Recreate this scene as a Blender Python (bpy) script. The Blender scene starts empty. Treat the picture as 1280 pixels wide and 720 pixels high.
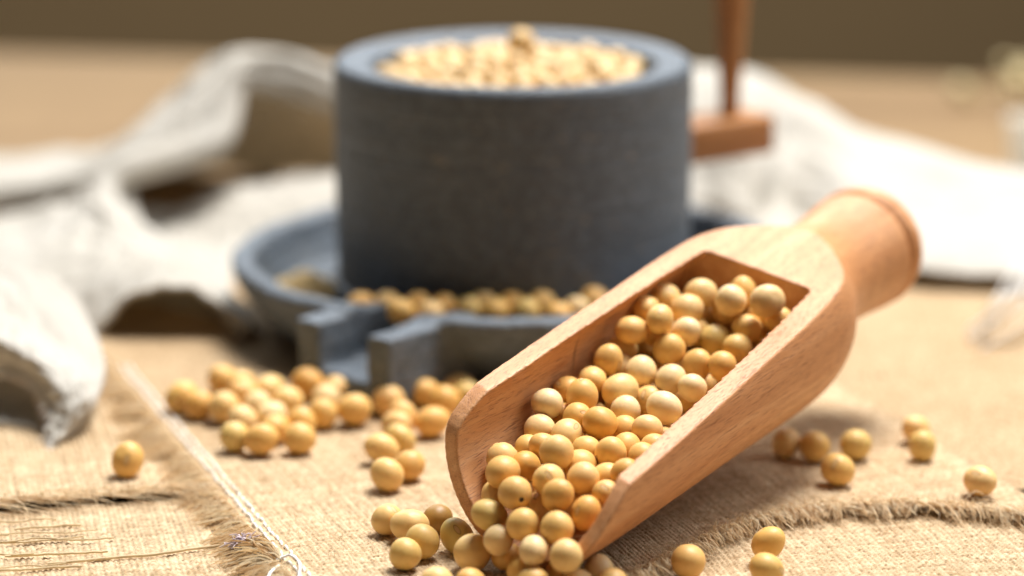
import bpy, bmesh, math, random
import numpy as np
from mathutils import Matrix, Vector

# ------------------------------------------------------------------ camera, world, light
S = 0.01                                   # everything below is written in centimetres
LENS, PITCH, CAM_H = 100.0, math.radians(14.3), 20.5
FPX = 1280 * LENS / 36.0
scn = bpy.context.scene
col = scn.collection
cam_d = bpy.data.cameras.new('camera'); cam = bpy.data.objects.new('camera', cam_d); col.objects.link(cam)
cam.location = (0, 0, CAM_H * S); cam.rotation_euler = (math.pi / 2 - PITCH, 0, 0)
cam_d.lens = LENS; cam_d.sensor_width = 36; cam_d.clip_start = 0.02; cam_d.clip_end = 50
cam_d.dof.use_dof = True; cam_d.dof.focus_distance = 61.0 * S; cam_d.dof.aperture_fstop = 5.6
cam_d.dof.aperture_blades = 9
scn.camera = cam

world = bpy.data.worlds.new('World'); scn.world = world; world.use_nodes = True
bg = world.node_tree.nodes['Background']
bg.inputs['Color'].default_value = (0.95, 0.96, 1.0, 1); bg.inputs['Strength'].default_value = 0.055

def area(name, loc, target, size, size_y, power, color):
    d = bpy.data.lights.new(name, 'AREA'); d.shape = 'RECTANGLE'; d.size = size * S; d.size_y = size_y * S
    d.energy = power; d.color = color
    o = bpy.data.objects.new(name, d); col.objects.link(o)
    o.location = Vector(loc) * S
    o.rotation_euler = (Vector(target) - Vector(loc)).to_track_quat('-Z', 'Y').to_euler()
    return o
area('window_light', (36, 112, 150), (0, 66, 1), 66, 66, 60.0, (1.0, 0.975, 0.94))
area('side_fill_light', (104, 74, 96), (0, 68, 1), 70, 70, 7.0, (0.93, 0.965, 1.0))  # fill lamp added at the right to lift the drum's edge and spout
area('back_window_light', (-50, 300, 150), (0, 70, 2), 210, 130, 38.0, (0.90, 0.95, 1.0))

scn.view_settings.view_transform = 'Standard'; scn.view_settings.look = 'None'
scn.view_settings.exposure = 0.03; scn.view_settings.gamma = 1.0; scn.view_settings.use_curve_mapping = False
scn.render.engine = 'CYCLES'
scn.cycles.use_denoising = True
scn.cycles.max_bounces = 8; scn.cycles.diffuse_bounces = 5

rng = np.random.default_rng(11); random.seed(11)

# ------------------------------------------------------------------ helpers
FW = np.array([0, math.cos(PITCH), -math.sin(PITCH)]); UP = np.array([0, math.sin(PITCH), math.cos(PITCH)])
CAM = np.array([0, 0, CAM_H])
def at(px, py, Y):                          # a point of the photograph at a chosen distance Y (cm)
    d = FW + (px - 640) / FPX * np.array([1., 0, 0]) - (py - 360) / FPX * UP
    return CAM + d * (Y / d[1])
def on(px, py, z=0.0):                      # a point of the photograph on the level z (cm)
    d = FW + (px - 640) / FPX * np.array([1., 0, 0]) - (py - 360) / FPX * UP
    return CAM + d * ((z - CAM_H) / d[2])

def tag(o, label=None, cat=None, group=None, kind=None):
    if label: o['label'] = label
    if cat: o['category'] = cat
    if group: o['group'] = group
    if kind: o['kind'] = kind
    return o
def link(name, me, mat=None, parent=None):
    o = bpy.data.objects.new(name, me); col.objects.link(o)
    if mat is not None and len(me.materials) == 0: me.materials.append(mat)
    if parent is not None: o.parent = parent
    return o
def empty(name, loc=(0, 0, 0)):
    o = bpy.data.objects.new(name, None); col.objects.link(o); o.location = Vector(loc) * S
    o.empty_display_size = 0.01
    return o
def strand_tone(me, n):
    g = np.random.default_rng(n); c = len(me.vertices) // n; a = me.attributes.new('tone', 'FLOAT', 'POINT'); a.data.foreach_set('value', np.repeat(g.uniform(0, 1, n), c).astype(np.float32)); return me
def mesh_np(name, V, F, smooth=True, scale=S):
    """V (n,3) in cm, F (m,k) faces of k corners, linked fast."""
    V = np.asarray(V, dtype=np.float64); F = np.asarray(F, dtype=np.int32)
    me = bpy.data.meshes.new(name); m, k = F.shape
    me.vertices.add(len(V)); me.vertices.foreach_set('co', (V * scale).astype(np.float32).ravel())
    me.loops.add(m * k); me.loops.foreach_set('vertex_index', F.ravel())
    me.polygons.add(m)
    me.polygons.foreach_set('loop_start', np.arange(0, m * k, k, dtype=np.int32))
    me.polygons.foreach_set('loop_total', np.full(m, k, dtype=np.int32))
    me.update(calc_edges=True); me.validate()
    if smooth: me.polygons.foreach_set('use_smooth', np.ones(len(me.polygons), dtype=bool))
    return me
def grid_faces(nu, nv):
    i = np.arange(nu * nv).reshape(nu, nv)
    return np.stack([i[:-1, :-1], i[1:, :-1], i[1:, 1:], i[:-1, 1:]], -1).reshape(-1, 4)
def lathe(profile, n=96, axis='z'):
    """profile: list of (r, h); closed at both ends by r = 0 rings."""
    P = np.array(profile, float); a = np.linspace(0, 2 * math.pi, n, endpoint=False)
    R = P[:, 0][:, None]; Hh = np.repeat(P[:, 1][:, None], n, 1)
    X, Y = R * np.cos(a), R * np.sin(a)
    V = np.stack([X, Y, Hh], -1) if axis == 'z' else np.stack([Hh, X, Y], -1)
    m = len(P); i = np.arange(m * n).reshape(m, n); j = np.roll(i, -1, 1)
    F = np.stack([i[:-1], j[:-1], j[1:], i[1:]], -1).reshape(-1, 4)
    return V.reshape(-1, 3), F
def smooth_profile(pts, n=8):
    P = np.array(pts, float); out = []
    for k in range(len(P) - 1):
        p0, p1, p2, p3 = P[max(k - 1, 0)], P[k], P[k + 1], P[min(k + 2, len(P) - 1)]
        for t in np.linspace(0, 1, n, endpoint=False):
            out.append(.5 * (2 * p1 + (p2 - p0) * t + (2 * p0 - 5 * p1 + 4 * p2 - p3) * t * t + (3 * p1 - p0 - 3 * p2 + p3) * t ** 3))
    out.append(P[-1]); out = np.array(out); out[:, 0] = np.maximum(out[:, 0], 0)
    return out
def tubes(paths, radii, sides=3):
    """paths (n,k,3), radii (n,k) -> one mesh of thin tubes."""
    P = np.asarray(paths, float); n, k, _ = P.shape
    T = np.gradient(P, axis=1); T /= np.linalg.norm(T, axis=2, keepdims=True) + 1e-9
    ref = np.where(np.abs(T[..., 2:3]) > .9, np.array([1., 0, 0]), np.array([0, 0, 1.]))
    A = np.cross(T, ref); A /= np.linalg.norm(A, axis=2, keepdims=True) + 1e-9
    Bn = np.cross(T, A); r = np.asarray(radii, float)[..., None]
    rings = [P + r * (math.cos(x) * A + math.sin(x) * Bn) for x in np.linspace(0, 2 * math.pi, sides, endpoint=False)]
    V = np.stack(rings, 2)                   # n,k,sides,3
    i = np.arange(n * k * sides).reshape(n, k, sides); j = np.roll(i, -1, 2)
    F = np.stack([i[:, :-1], j[:, :-1], j[:, 1:], i[:, 1:]], -1).reshape(-1, 4)
    return V.reshape(-1, 3), F
def catmull(P, m):
    """resample the first axis of P to m points."""
    P = np.asarray(P, float); n = len(P); t = np.linspace(0, n - 1 - 1e-9, m); k = t.astype(int); f = (t - k).reshape((-1,) + (1,) * (P.ndim - 1))
    g = lambda q: P[np.clip(q, 0, n - 1)]
    p0, p1, p2, p3 = g(k - 1), g(k), g(k + 1), g(k + 2)
    return .5 * (2 * p1 + (p2 - p0) * f + (2 * p0 - 5 * p1 + 4 * p2 - p3) * f ** 2 + (3 * p1 - p0 - 3 * p2 + p3) * f ** 3)
def vnoise(x, y, seed=0):
    """smooth value noise, vectorised."""
    x = np.asarray(x, float) + 37.7 * seed; y = np.asarray(y, float) - 91.3 * seed
    xi, yi = np.floor(x), np.floor(y); fx, fy = x - xi, y - yi
    fx = fx * fx * (3 - 2 * fx); fy = fy * fy * (3 - 2 * fy)
    h = lambda a, b: np.modf(np.abs(np.sin(a * 127.1 + b * 311.7 + seed * 17.3) * 43758.5453))[0]
    return (h(xi, yi) * (1 - fx) + h(xi + 1, yi) * fx) * (1 - fy) + (h(xi, yi + 1) * (1 - fx) + h(xi + 1, yi + 1) * fx) * fy - .5

def realise(o):
    """apply the modifiers of a helper object and return the resulting mesh."""
    dg = bpy.context.evaluated_depsgraph_get(); dg.update()
    me = bpy.data.meshes.new_from_object(o.evaluated_get(dg)); return me
def solid_mesh(base, unions=(), cuts=(), voxel=0.03, smooth=4, factor=.5):
    """boolean the given (V,F) solids in cm and round the edges with a voxel remesh; a mesh in cm units."""
    def mk(VF):
        me = mesh_np('tmp', VF[0], VF[1], False, 1.0)
        bm = bmesh.new(); bm.from_mesh(me); bmesh.ops.remove_doubles(bm, verts=bm.verts, dist=1e-5)
        bmesh.ops.holes_fill(bm, edges=bm.edges); bmesh.ops.recalc_face_normals(bm, faces=bm.faces); bm.to_mesh(me); bm.free()
        return link('tmp', me)
    b = mk(base); others = []
    for lst, op in ((unions, 'UNION'), (cuts, 'DIFFERENCE')):
        for q in lst:
            c = mk(q); others.append(c); m = b.modifiers.new('b', 'BOOLEAN'); m.operation = op; m.object = c; m.solver = 'EXACT'
    r = b.modifiers.new('r', 'REMESH'); r.mode = 'VOXEL'; r.voxel_size = voxel
    s = b.modifiers.new('s', 'SMOOTH'); s.iterations = smooth; s.factor = factor
    me = realise(b)
    for q in others + [b]:
        d = q.data; bpy.data.objects.remove(q); bpy.data.meshes.remove(d)
    me.polygons.foreach_set('use_smooth', np.ones(len(me.polygons), dtype=bool))
    return me
def box_vf(c, ax, ay, az, hx, hy, hz):
    c = np.array(c, float); V = []
    for sz in (-1, 1):
        for sy in (-1, 1):
            for sx in (-1, 1): V.append(c + sx * hx * np.array(ax) + sy * hy * np.array(ay) + sz * hz * np.array(az))
    return np.array(V), np.array([(0, 2, 3, 1), (4, 5, 7, 6), (0, 1, 5, 4), (2, 6, 7, 3), (0, 4, 6, 2), (1, 3, 7, 5)])

# ------------------------------------------------------------------ materials
def new_mat(name):
    m = bpy.data.materials.new(name); m.use_nodes = True; nt = m.node_tree
    return m, nt, nt.nodes['Principled BSDF']
def node(nt, typ, **kw):
    n = nt.nodes.new(typ)
    for k, v in kw.items(): setattr(n, k, v)
    return n
def ramp(nt, fac, stops):
    r = node(nt, 'ShaderNodeValToRGB'); e = r.color_ramp.elements
    while len(e) < len(stops): e.new(.5)
    for q, (p, c) in zip(e, stops): q.position = p; q.color = (*c, 1)
    nt.links.new(fac, r.inputs['Fac']); return r.outputs['Color']
def noise(nt, vec, scale, detail=4, rough=.55, dist=0.):
    n = node(nt, 'ShaderNodeTexNoise'); n.inputs['Scale'].default_value = scale; n.inputs['Detail'].default_value = detail
    n.inputs['Roughness'].default_value = rough; n.inputs['Distortion'].default_value = dist
    if vec is not None: nt.links.new(vec, n.inputs['Vector'])
    return n.outputs['Fac']
def mapping(nt, scale=(1, 1, 1), rot=(0, 0, 0), loc=(0, 0, 0), src='Object'):
    t = node(nt, 'ShaderNodeTexCoord'); m = node(nt, 'ShaderNodeMapping')
    m.inputs['Scale'].default_value = scale; m.inputs['Rotation'].default_value = rot; m.inputs['Location'].default_value = loc
    nt.links.new(t.outputs[src], m.inputs['Vector']); return m.outputs['Vector']
def mixc(nt, fac, a, b, mode='MIX'):
    m = node(nt, 'ShaderNodeMix', data_type='RGBA', blend_type=mode)
    for s, val in ((m.inputs['Factor'], fac), (m.inputs['A'], a), (m.inputs['B'], b)):
        if isinstance(val, (int, float)): s.default_value = val
        elif isinstance(val, tuple): s.default_value = (*val, 1)
        else: nt.links.new(val, s)
    return m.outputs['Result']
def math_n(nt, op, a, b=None, clamp=False):
    m = node(nt, 'ShaderNodeMath', operation=op, use_clamp=clamp)
    for s, val in zip(m.inputs, (a, b)):
        if val is None: continue
        if isinstance(val, (int, float)): s.default_value = val
        else: nt.links.new(val, s)
    return m.outputs[0]
def bump(nt, bs, height, strength, dist):
    b = node(nt, 'ShaderNodeBump'); b.inputs['Strength'].default_value = strength; b.inputs['Distance'].default_value = dist
    nt.links.new(height, b.inputs['Height']); nt.links.new(b.outputs['Normal'], bs.inputs['Normal'])

def make_bean_mat(name, stops, spot=None):
    m, nt, bs = new_mat(name)
    oi = node(nt, 'ShaderNodeObjectInfo')
    base = ramp(nt, oi.outputs['Random'], stops)
    v = mapping(nt); mot = noise(nt, v, 260, 3)
    base = mixc(nt, math_n(nt, 'MULTIPLY', math_n(nt, 'SUBTRACT', mot, .42, True), .7), base, (.66, .40, .13), 'MIX')
    blot = noise(nt, v, 900, 2)
    base = mixc(nt, math_n(nt, 'MULTIPLY', math_n(nt, 'SUBTRACT', blot, .6, True), .9), base, (.42, .22, .06))
    # the hilum: a small pale scar with a brown outline on one side of each bean
    def ell(sc, loc):
        t = node(nt, 'ShaderNodeVectorMath', operation='LENGTH'); nt.links.new(mapping(nt, sc, (0, 0, 0), loc), t.inputs[0]); return t.outputs['Value']
    d = ell((1 / .0018, 1 / .0006, 1 / .0014), (-2.0, 0, -.28))
    ring = math_n(nt, 'LESS_THAN', d, 1.0); core = math_n(nt, 'LESS_THAN', d, .72)
    base = mixc(nt, math_n(nt, 'MULTIPLY', ring, .55), base, (.30, .15, .045)); base = mixc(nt, math_n(nt, 'MULTIPLY', core, .7), base, (.74, .52, .27))
    if spot is not None:
        p = node(nt, 'ShaderNodeVectorMath', operation='DISTANCE'); t = node(nt, 'ShaderNodeTexCoord')
        nt.links.new(t.outputs['Object'], p.inputs[0]); p.inputs[1].default_value = spot
        base = mixc(nt, math_n(nt, 'LESS_THAN', p.outputs['Value'], .0006), base, (.03, .018, .012))
    nt.links.new(base, bs.inputs['Base Color'])
    bs.inputs['Roughness'].default_value = .46; bs.inputs['Specular IOR Level'].default_value = .38
    bs.inputs['Subsurface Weight'].default_value = .18; bs.inputs['Subsurface Radius'].default_value = (1, .5, .15); bs.inputs['Subsurface Scale'].default_value = .0016
    h = math_n(nt, 'ADD', noise(nt, v, 330, 3), math_n(nt, 'MULTIPLY', ring, -.5))
    bump(nt, bs, h, .16, .0006)
    return m
M = {}
M['bean'] = make_bean_mat('soybean_skin', [(0, (.76, .45, .125)), (.17, (.80, .55, .23)), (.34, (.68, .36, .085)), (.5, (.77, .48, .155)), (.67, (.83, .63, .34)), (.84, (.75, .42, .12)), (1, (.66, .47, .16))])
M['bean_spot'] = make_bean_mat('soybean_skin_with_speck', [(0, (.72, .43, .14)), (1, (.72, .43, .14))], (.0013, -.0034, -.0004))
M['bean_dark'] = make_bean_mat('brown_soybean_skin', [(0, (.34, .19, .045)), (1, (.34, .19, .045))])
M['bean_green'] = make_bean_mat('greenish_soybean_skin', [(0, (.74, .55, .18)), (1, (.74, .55, .18))])
M['bean_cream'] = make_bean_mat('cream_soybean_skin', [(0, (.66, .47, .23)), (.5, (.64, .43, .19)), (1, (.70, .52, .28))])
M['bean_pale'] = make_bean_mat('pale_soybean_skin', [(0, (.82, .56, .22)), (.5, (.80, .52, .19)), (1, (.82, .58, .26))])

def make_wood(name, light, mid, dark, fleck, rough=.42, k=1.0, crack=False):
    m, nt, bs = new_mat(name)
    v = mapping(nt, (6 * k, 60 * k, 60 * k)); g = noise(nt, v, 3.0, 6, .6, .6)
    c = ramp(nt, g, [(.25, dark), (.5, mid), (.75, light)])
    v2 = mapping(nt, (75 * k, 1400 * k, 1400 * k)); f = noise(nt, v2, 3.2, 2, .5)
    fl = math_n(nt, 'MULTIPLY', math_n(nt, 'SUBTRACT', f, .53, True), 6.0, True)
    c = mixc(nt, math_n(nt, 'MULTIPLY', fl, .8), c, fleck)
    v3 = mapping(nt, (3 * k, 14 * k, 14 * k)); big = noise(nt, v3, 2.0, 3)
    c = mixc(nt, math_n(nt, 'MULTIPLY', math_n(nt, 'SUBTRACT', big, .45, True), 1.6, True), c, mid, 'MULTIPLY')
    wv = node(nt, 'ShaderNodeTexWave', wave_type='RINGS', rings_direction='X'); wv.inputs['Scale'].default_value = 95 * k; wv.inputs['Distortion'].default_value = 7; wv.inputs['Detail'].default_value = 3; wv.inputs['Detail Scale'].default_value = 1.2
    nt.links.new(mapping(nt, (.12, 1, 1), (0, 0, 0), (0, .012, .02)), wv.inputs['Vector'])
    c = mixc(nt, math_n(nt, 'MULTIPLY', wv.outputs['Fac'], .30), c, dark)
    if crack:
        w = node(nt, 'ShaderNodeVectorMath', operation='LENGTH')
        wob = noise(nt, mapping(nt), 300, 3)
        mp = mapping(nt, (1 / .0006, 1 / .004, 1 / .0052), (0, 0, 0), crack)
        add = node(nt, 'ShaderNodeVectorMath', operation='ADD'); nt.links.new(mp, add.inputs[0])
        cx = node(nt, 'ShaderNodeCombineXYZ'); nt.links.new(math_n(nt, 'MULTIPLY', math_n(nt, 'SUBTRACT', wob, .5), 2.0), cx.inputs[0]); nt.links.new(cx.outputs[0], add.inputs[1])
        nt.links.new(add.outputs[0], w.inputs[0])
        cm = math_n(nt, 'SUBTRACT', 1.15, w.outputs['Value'], True)
        c = mixc(nt, math_n(nt, 'MULTIPLY', cm, .75), c, (.16, .06, .025))
        kn = node(nt, 'ShaderNodeVectorMath', operation='LENGTH'); nt.links.new(mapping(nt, (1 / .0026, 1 / .004, 1 / .0011), (0, 0, 0), (-18.1, -4.77, 0)), kn.inputs[0])
        c = mixc(nt, math_n(nt, 'MULTIPLY', math_n(nt, 'SUBTRACT', 1.1, kn.outputs['Value'], True), .6), c, (.36, .12, .04))
    nt.links.new(c, bs.inputs['Base Color']); bs.inputs['Roughness'].default_value = rough; bs.inputs['Specular IOR Level'].default_value = .35
    h = math_n(nt, 'SUBTRACT', g, math_n(nt, 'MULTIPLY', fl, .8))
    bump(nt, bs, h, .35, .0004)
    return m
M['beech'] = make_wood('beech_wood', (.76, .455, .24), (.67, .35, .16), (.52, .235, .09), (.25, .09, .03), .45, 1.0, crack=(-86.3, -4.7, -.19))
M['redwood'] = make_wood('reddish_hardwood', (.58, .30, .125), (.49, .225, .08), (.36, .15, .045), (.10, .035, .012), .35)
M['table_wood'] = make_wood('table_wood', (.35, .23, .11), (.30, .19, .085), (.24, .145, .06), (.17, .10, .04), .75, .25)

def make_stone():
    m, nt, bs = new_mat('dark_grey_stone')
    v = mapping(nt); a = noise(nt, v, 420, 5, .7); b = noise(nt, v, 60, 4)
    c = ramp(nt, a, [(.3, (.052, .066, .082)), (.55, (.10, .125, .155)), (.78, (.21, .25, .30))])
    c = mixc(nt, math_n(nt, 'MULTIPLY', math_n(nt, 'SUBTRACT', b, .5, True), 1.5, True), c, (.12, .125, .125))
    rings = noise(nt, mapping(nt, (4, 4, 420)), 1.0, 4, .6)
    c = mixc(nt, math_n(nt, 'MULTIPLY', math_n(nt, 'SUBTRACT', rings, .5, True), 1.6, True), c, (.17, .19, .215))
    fk = noise(nt, mapping(nt, (1, 1, 2.2)), 300, 2, .5); c = mixc(nt, math_n(nt, 'MULTIPLY', math_n(nt, 'SUBTRACT', fk, .66, True), 7.0, True), c, (.34, .27, .18))
    nt.links.new(c, bs.inputs['Base Color']); bs.inputs['Roughness'].default_value = .5; bs.inputs['Specular IOR Level'].default_value = .6
    h = math_n(nt, 'ADD', math_n(nt, 'MULTIPLY', a, .7), math_n(nt, 'MULTIPLY', rings, 1.1)); bump(nt, bs, h, .7, .0016)
    return m
M['stone'] = make_stone()

def make_burlap(name, lo, hi, bumpy=False):
    m, nt, bs = new_mat(name)
    at_ = node(nt, 'ShaderNodeAttribute', attribute_name='tone')
    v = mapping(nt); n1 = noise(nt, v, 1400, 3, .7); n2 = noise(nt, v, 45, 4)
    f = math_n(nt, 'ADD', math_n(nt, 'MULTIPLY', at_.outputs['Fac'], .62), math_n(nt, 'ADD', math_n(nt, 'MULTIPLY', n1, .34), math_n(nt, 'MULTIPLY', n2, .22)))
    c = ramp(nt, f, [(.32, lo), (.62, tuple(.5 * (a + b) for a, b in zip(lo, hi))), (.9, hi)])
    sh = noise(nt, mapping(nt, (1, 2.2, 1), (0, 0, .5)), 520, 2, .5); c = mixc(nt, math_n(nt, 'MULTIPLY', math_n(nt, 'SUBTRACT', sh, .66, True), 9.0, True), c, (.17, .085, .035))
    nt.links.new(c, bs.inputs['Base Color']); bs.inputs['Roughness'].default_value = .85; bs.inputs['Specular IOR Level'].default_value = .15
    bump(nt, bs, n1, .5, .0005)
    return m
M['burlap'] = make_burlap('jute_burlap', (.34, .225, .12), (.76, .60, .40))
def make_plain(name, c, rough=.8, spec=.2, var=.12, scale=400, sheen=0., sub=0.):
    m, nt, bs = new_mat(name); n1 = noise(nt, mapping(nt), scale, 3)
    cc = mixc(nt, n1, tuple(x * (1 - var) for x in c), tuple(min(1, x * (1 + var)) for x in c))
    nt.links.new(cc, bs.inputs['Base Color']); bs.inputs['Roughness'].default_value = rough; bs.inputs['Specular IOR Level'].default_value = spec
    bs.inputs['Sheen Weight'].default_value = sheen
    if sub:
        tr = node(nt, 'ShaderNodeBsdfTranslucent'); nt.links.new(cc, tr.inputs['Color']); mx = node(nt, 'ShaderNodeMixShader'); mx.inputs[0].default_value = sub
        nt.links.new(bs.outputs[0], mx.inputs[1]); nt.links.new(tr.outputs[0], mx.inputs[2]); nt.links.new(mx.outputs[0], nt.nodes['Material Output'].inputs['Surface'])
    bump(nt, bs, n1, .25, .0004)
    return m
M['jute_thread'] = make_plain('jute_thread', (.84, .66, .43), .7, .3, .3, 250, 0, .3)
def make_fibre():
    m, nt, bs = new_mat('jute_fibre'); a = node(nt, 'ShaderNodeAttribute', attribute_name='tone')
    c = ramp(nt, a.outputs['Fac'], [(0, (.74, .55, .33)), (.45, (.90, .75, .52)), (1, (.97, .89, .73))])
    nt.links.new(c, bs.inputs['Base Color']); bs.inputs['Roughness'].default_value = .6; bs.inputs['Specular IOR Level'].default_value = .4
    tr = node(nt, 'ShaderNodeBsdfTranslucent'); nt.links.new(c, tr.inputs['Color']); mx = node(nt, 'ShaderNodeMixShader'); mx.inputs[0].default_value = .62
    nt.links.new(bs.outputs[0], mx.inputs[1]); nt.links.new(tr.outputs[0], mx.inputs[2]); nt.links.new(mx.outputs[0], nt.nodes['Material Output'].inputs['Surface'])
    return m
M['jute_fibre'] = make_fibre()
M['white_thread'] = make_plain('white_thread', (.88, .86, .82), .8, .2, .1, 900)
M['lavender_thread'] = make_plain('lavender_thread', (.66, .56, .60), .8, .2, .2, 600)
M['wall'] = make_plain('brown_wall', (.96, .64, .32), .9, .1, .06, 8)
M['ceramic'] = make_plain('cream_ceramic', (.74, .68, .58), .35, .4, .05, 60)
M['meal'] = make_plain('soy_meal', (.80, .57, .29), .9, .1, .35, 900)
M['dry_petal'] = make_plain('dry_petal', (.62, .52, .30), .8, .1, .2, 300)
M['dry_stem'] = make_plain('dry_stem', (.36, .27, .10), .8, .1, .2, 300)
def make_linen():
    m, nt, bs = new_mat('off_white_linen')
    v = mapping(nt); n1 = noise(nt, v, 30, 4); n2 = noise(nt, v, 1500, 2)
    wx = node(nt, 'ShaderNodeTexWave', wave_type='BANDS', bands_direction='X'); wx.inputs['Scale'].default_value = 330; wx.inputs['Distortion'].default_value = 1.5; nt.links.new(v, wx.inputs['Vector'])
    wy = node(nt, 'ShaderNodeTexWave', wave_type='BANDS', bands_direction='Y'); wy.inputs['Scale'].default_value = 330; wy.inputs['Distortion'].default_value = 1.5; nt.links.new(v, wy.inputs['Vector'])
    c = ramp(nt, n1, [(.3, (.555, .525, .465)), (.7, (.615, .59, .54))])
    c = mixc(nt, math_n(nt, 'MULTIPLY', n2, .12), c, (.36, .32, .26))
    nt.links.new(c, bs.inputs['Base Color']); bs.inputs['Roughness'].default_value = .9; bs.inputs['Specular IOR Level'].default_value = .1
    bump(nt, bs, math_n(nt, 'ADD', math_n(nt, 'ADD', wx.outputs['Fac'], wy.outputs['Fac']), n2), .35, .0005)
    tr = node(nt, 'ShaderNodeBsdfTranslucent'); tr.inputs['Color'].default_value = (.78, .66, .48, 1); mx = node(nt, 'ShaderNodeMixShader'); mx.inputs[0].default_value = .20
    nt.links.new(bs.outputs[0], mx.inputs[1]); nt.links.new(tr.outputs[0], mx.inputs[2]); nt.links.new(mx.outputs[0], nt.nodes['Material Output'].inputs['Surface'])
    return m
M['linen'] = make_linen()

# ------------------------------------------------------------------ the setting
L0, L1 = on(-120, 62, -.6), on(1180, 99, -.6)
ed = (L1 - L0) / np.linalg.norm(L1 - L0)
A, Bp = L0 - ed * 60, L1 + ed * 60
nrm = np.array([-ed[1], ed[0], 0])
V, Fq = [], [(0, 1, 2, 3), (7, 6, 5, 4), (4, 5, 1, 0), (5, 6, 2, 1), (6, 7, 3, 2), (7, 4, 0, 3)]
corners = [A - nrm * 120, Bp - nrm * 120, Bp, A]
for c in corners: V.append((c[0], c[1], -.6))
for c in corners: V.append((c[0], c[1], -3.6))
tbl = link('table', mesh_np('table', V, Fq, False), M['table_wood']); tag(tbl, kind='structure')
wall = link('wall', mesh_np('wall', [(-600, 420, -160), (600, 420, -160), (600, 420, 300), (-600, 420, 300), (-600, 426, -160), (600, 426, -160), (600, 426, 300), (-600, 426, 300)],
            [(0, 1, 2, 3), (7, 6, 5, 4), (4, 5, 1, 0), (5, 6, 2, 1), (6, 7, 3, 2), (7, 4, 0, 3)], False), M['wall']); tag(wall, kind='structure')

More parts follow.
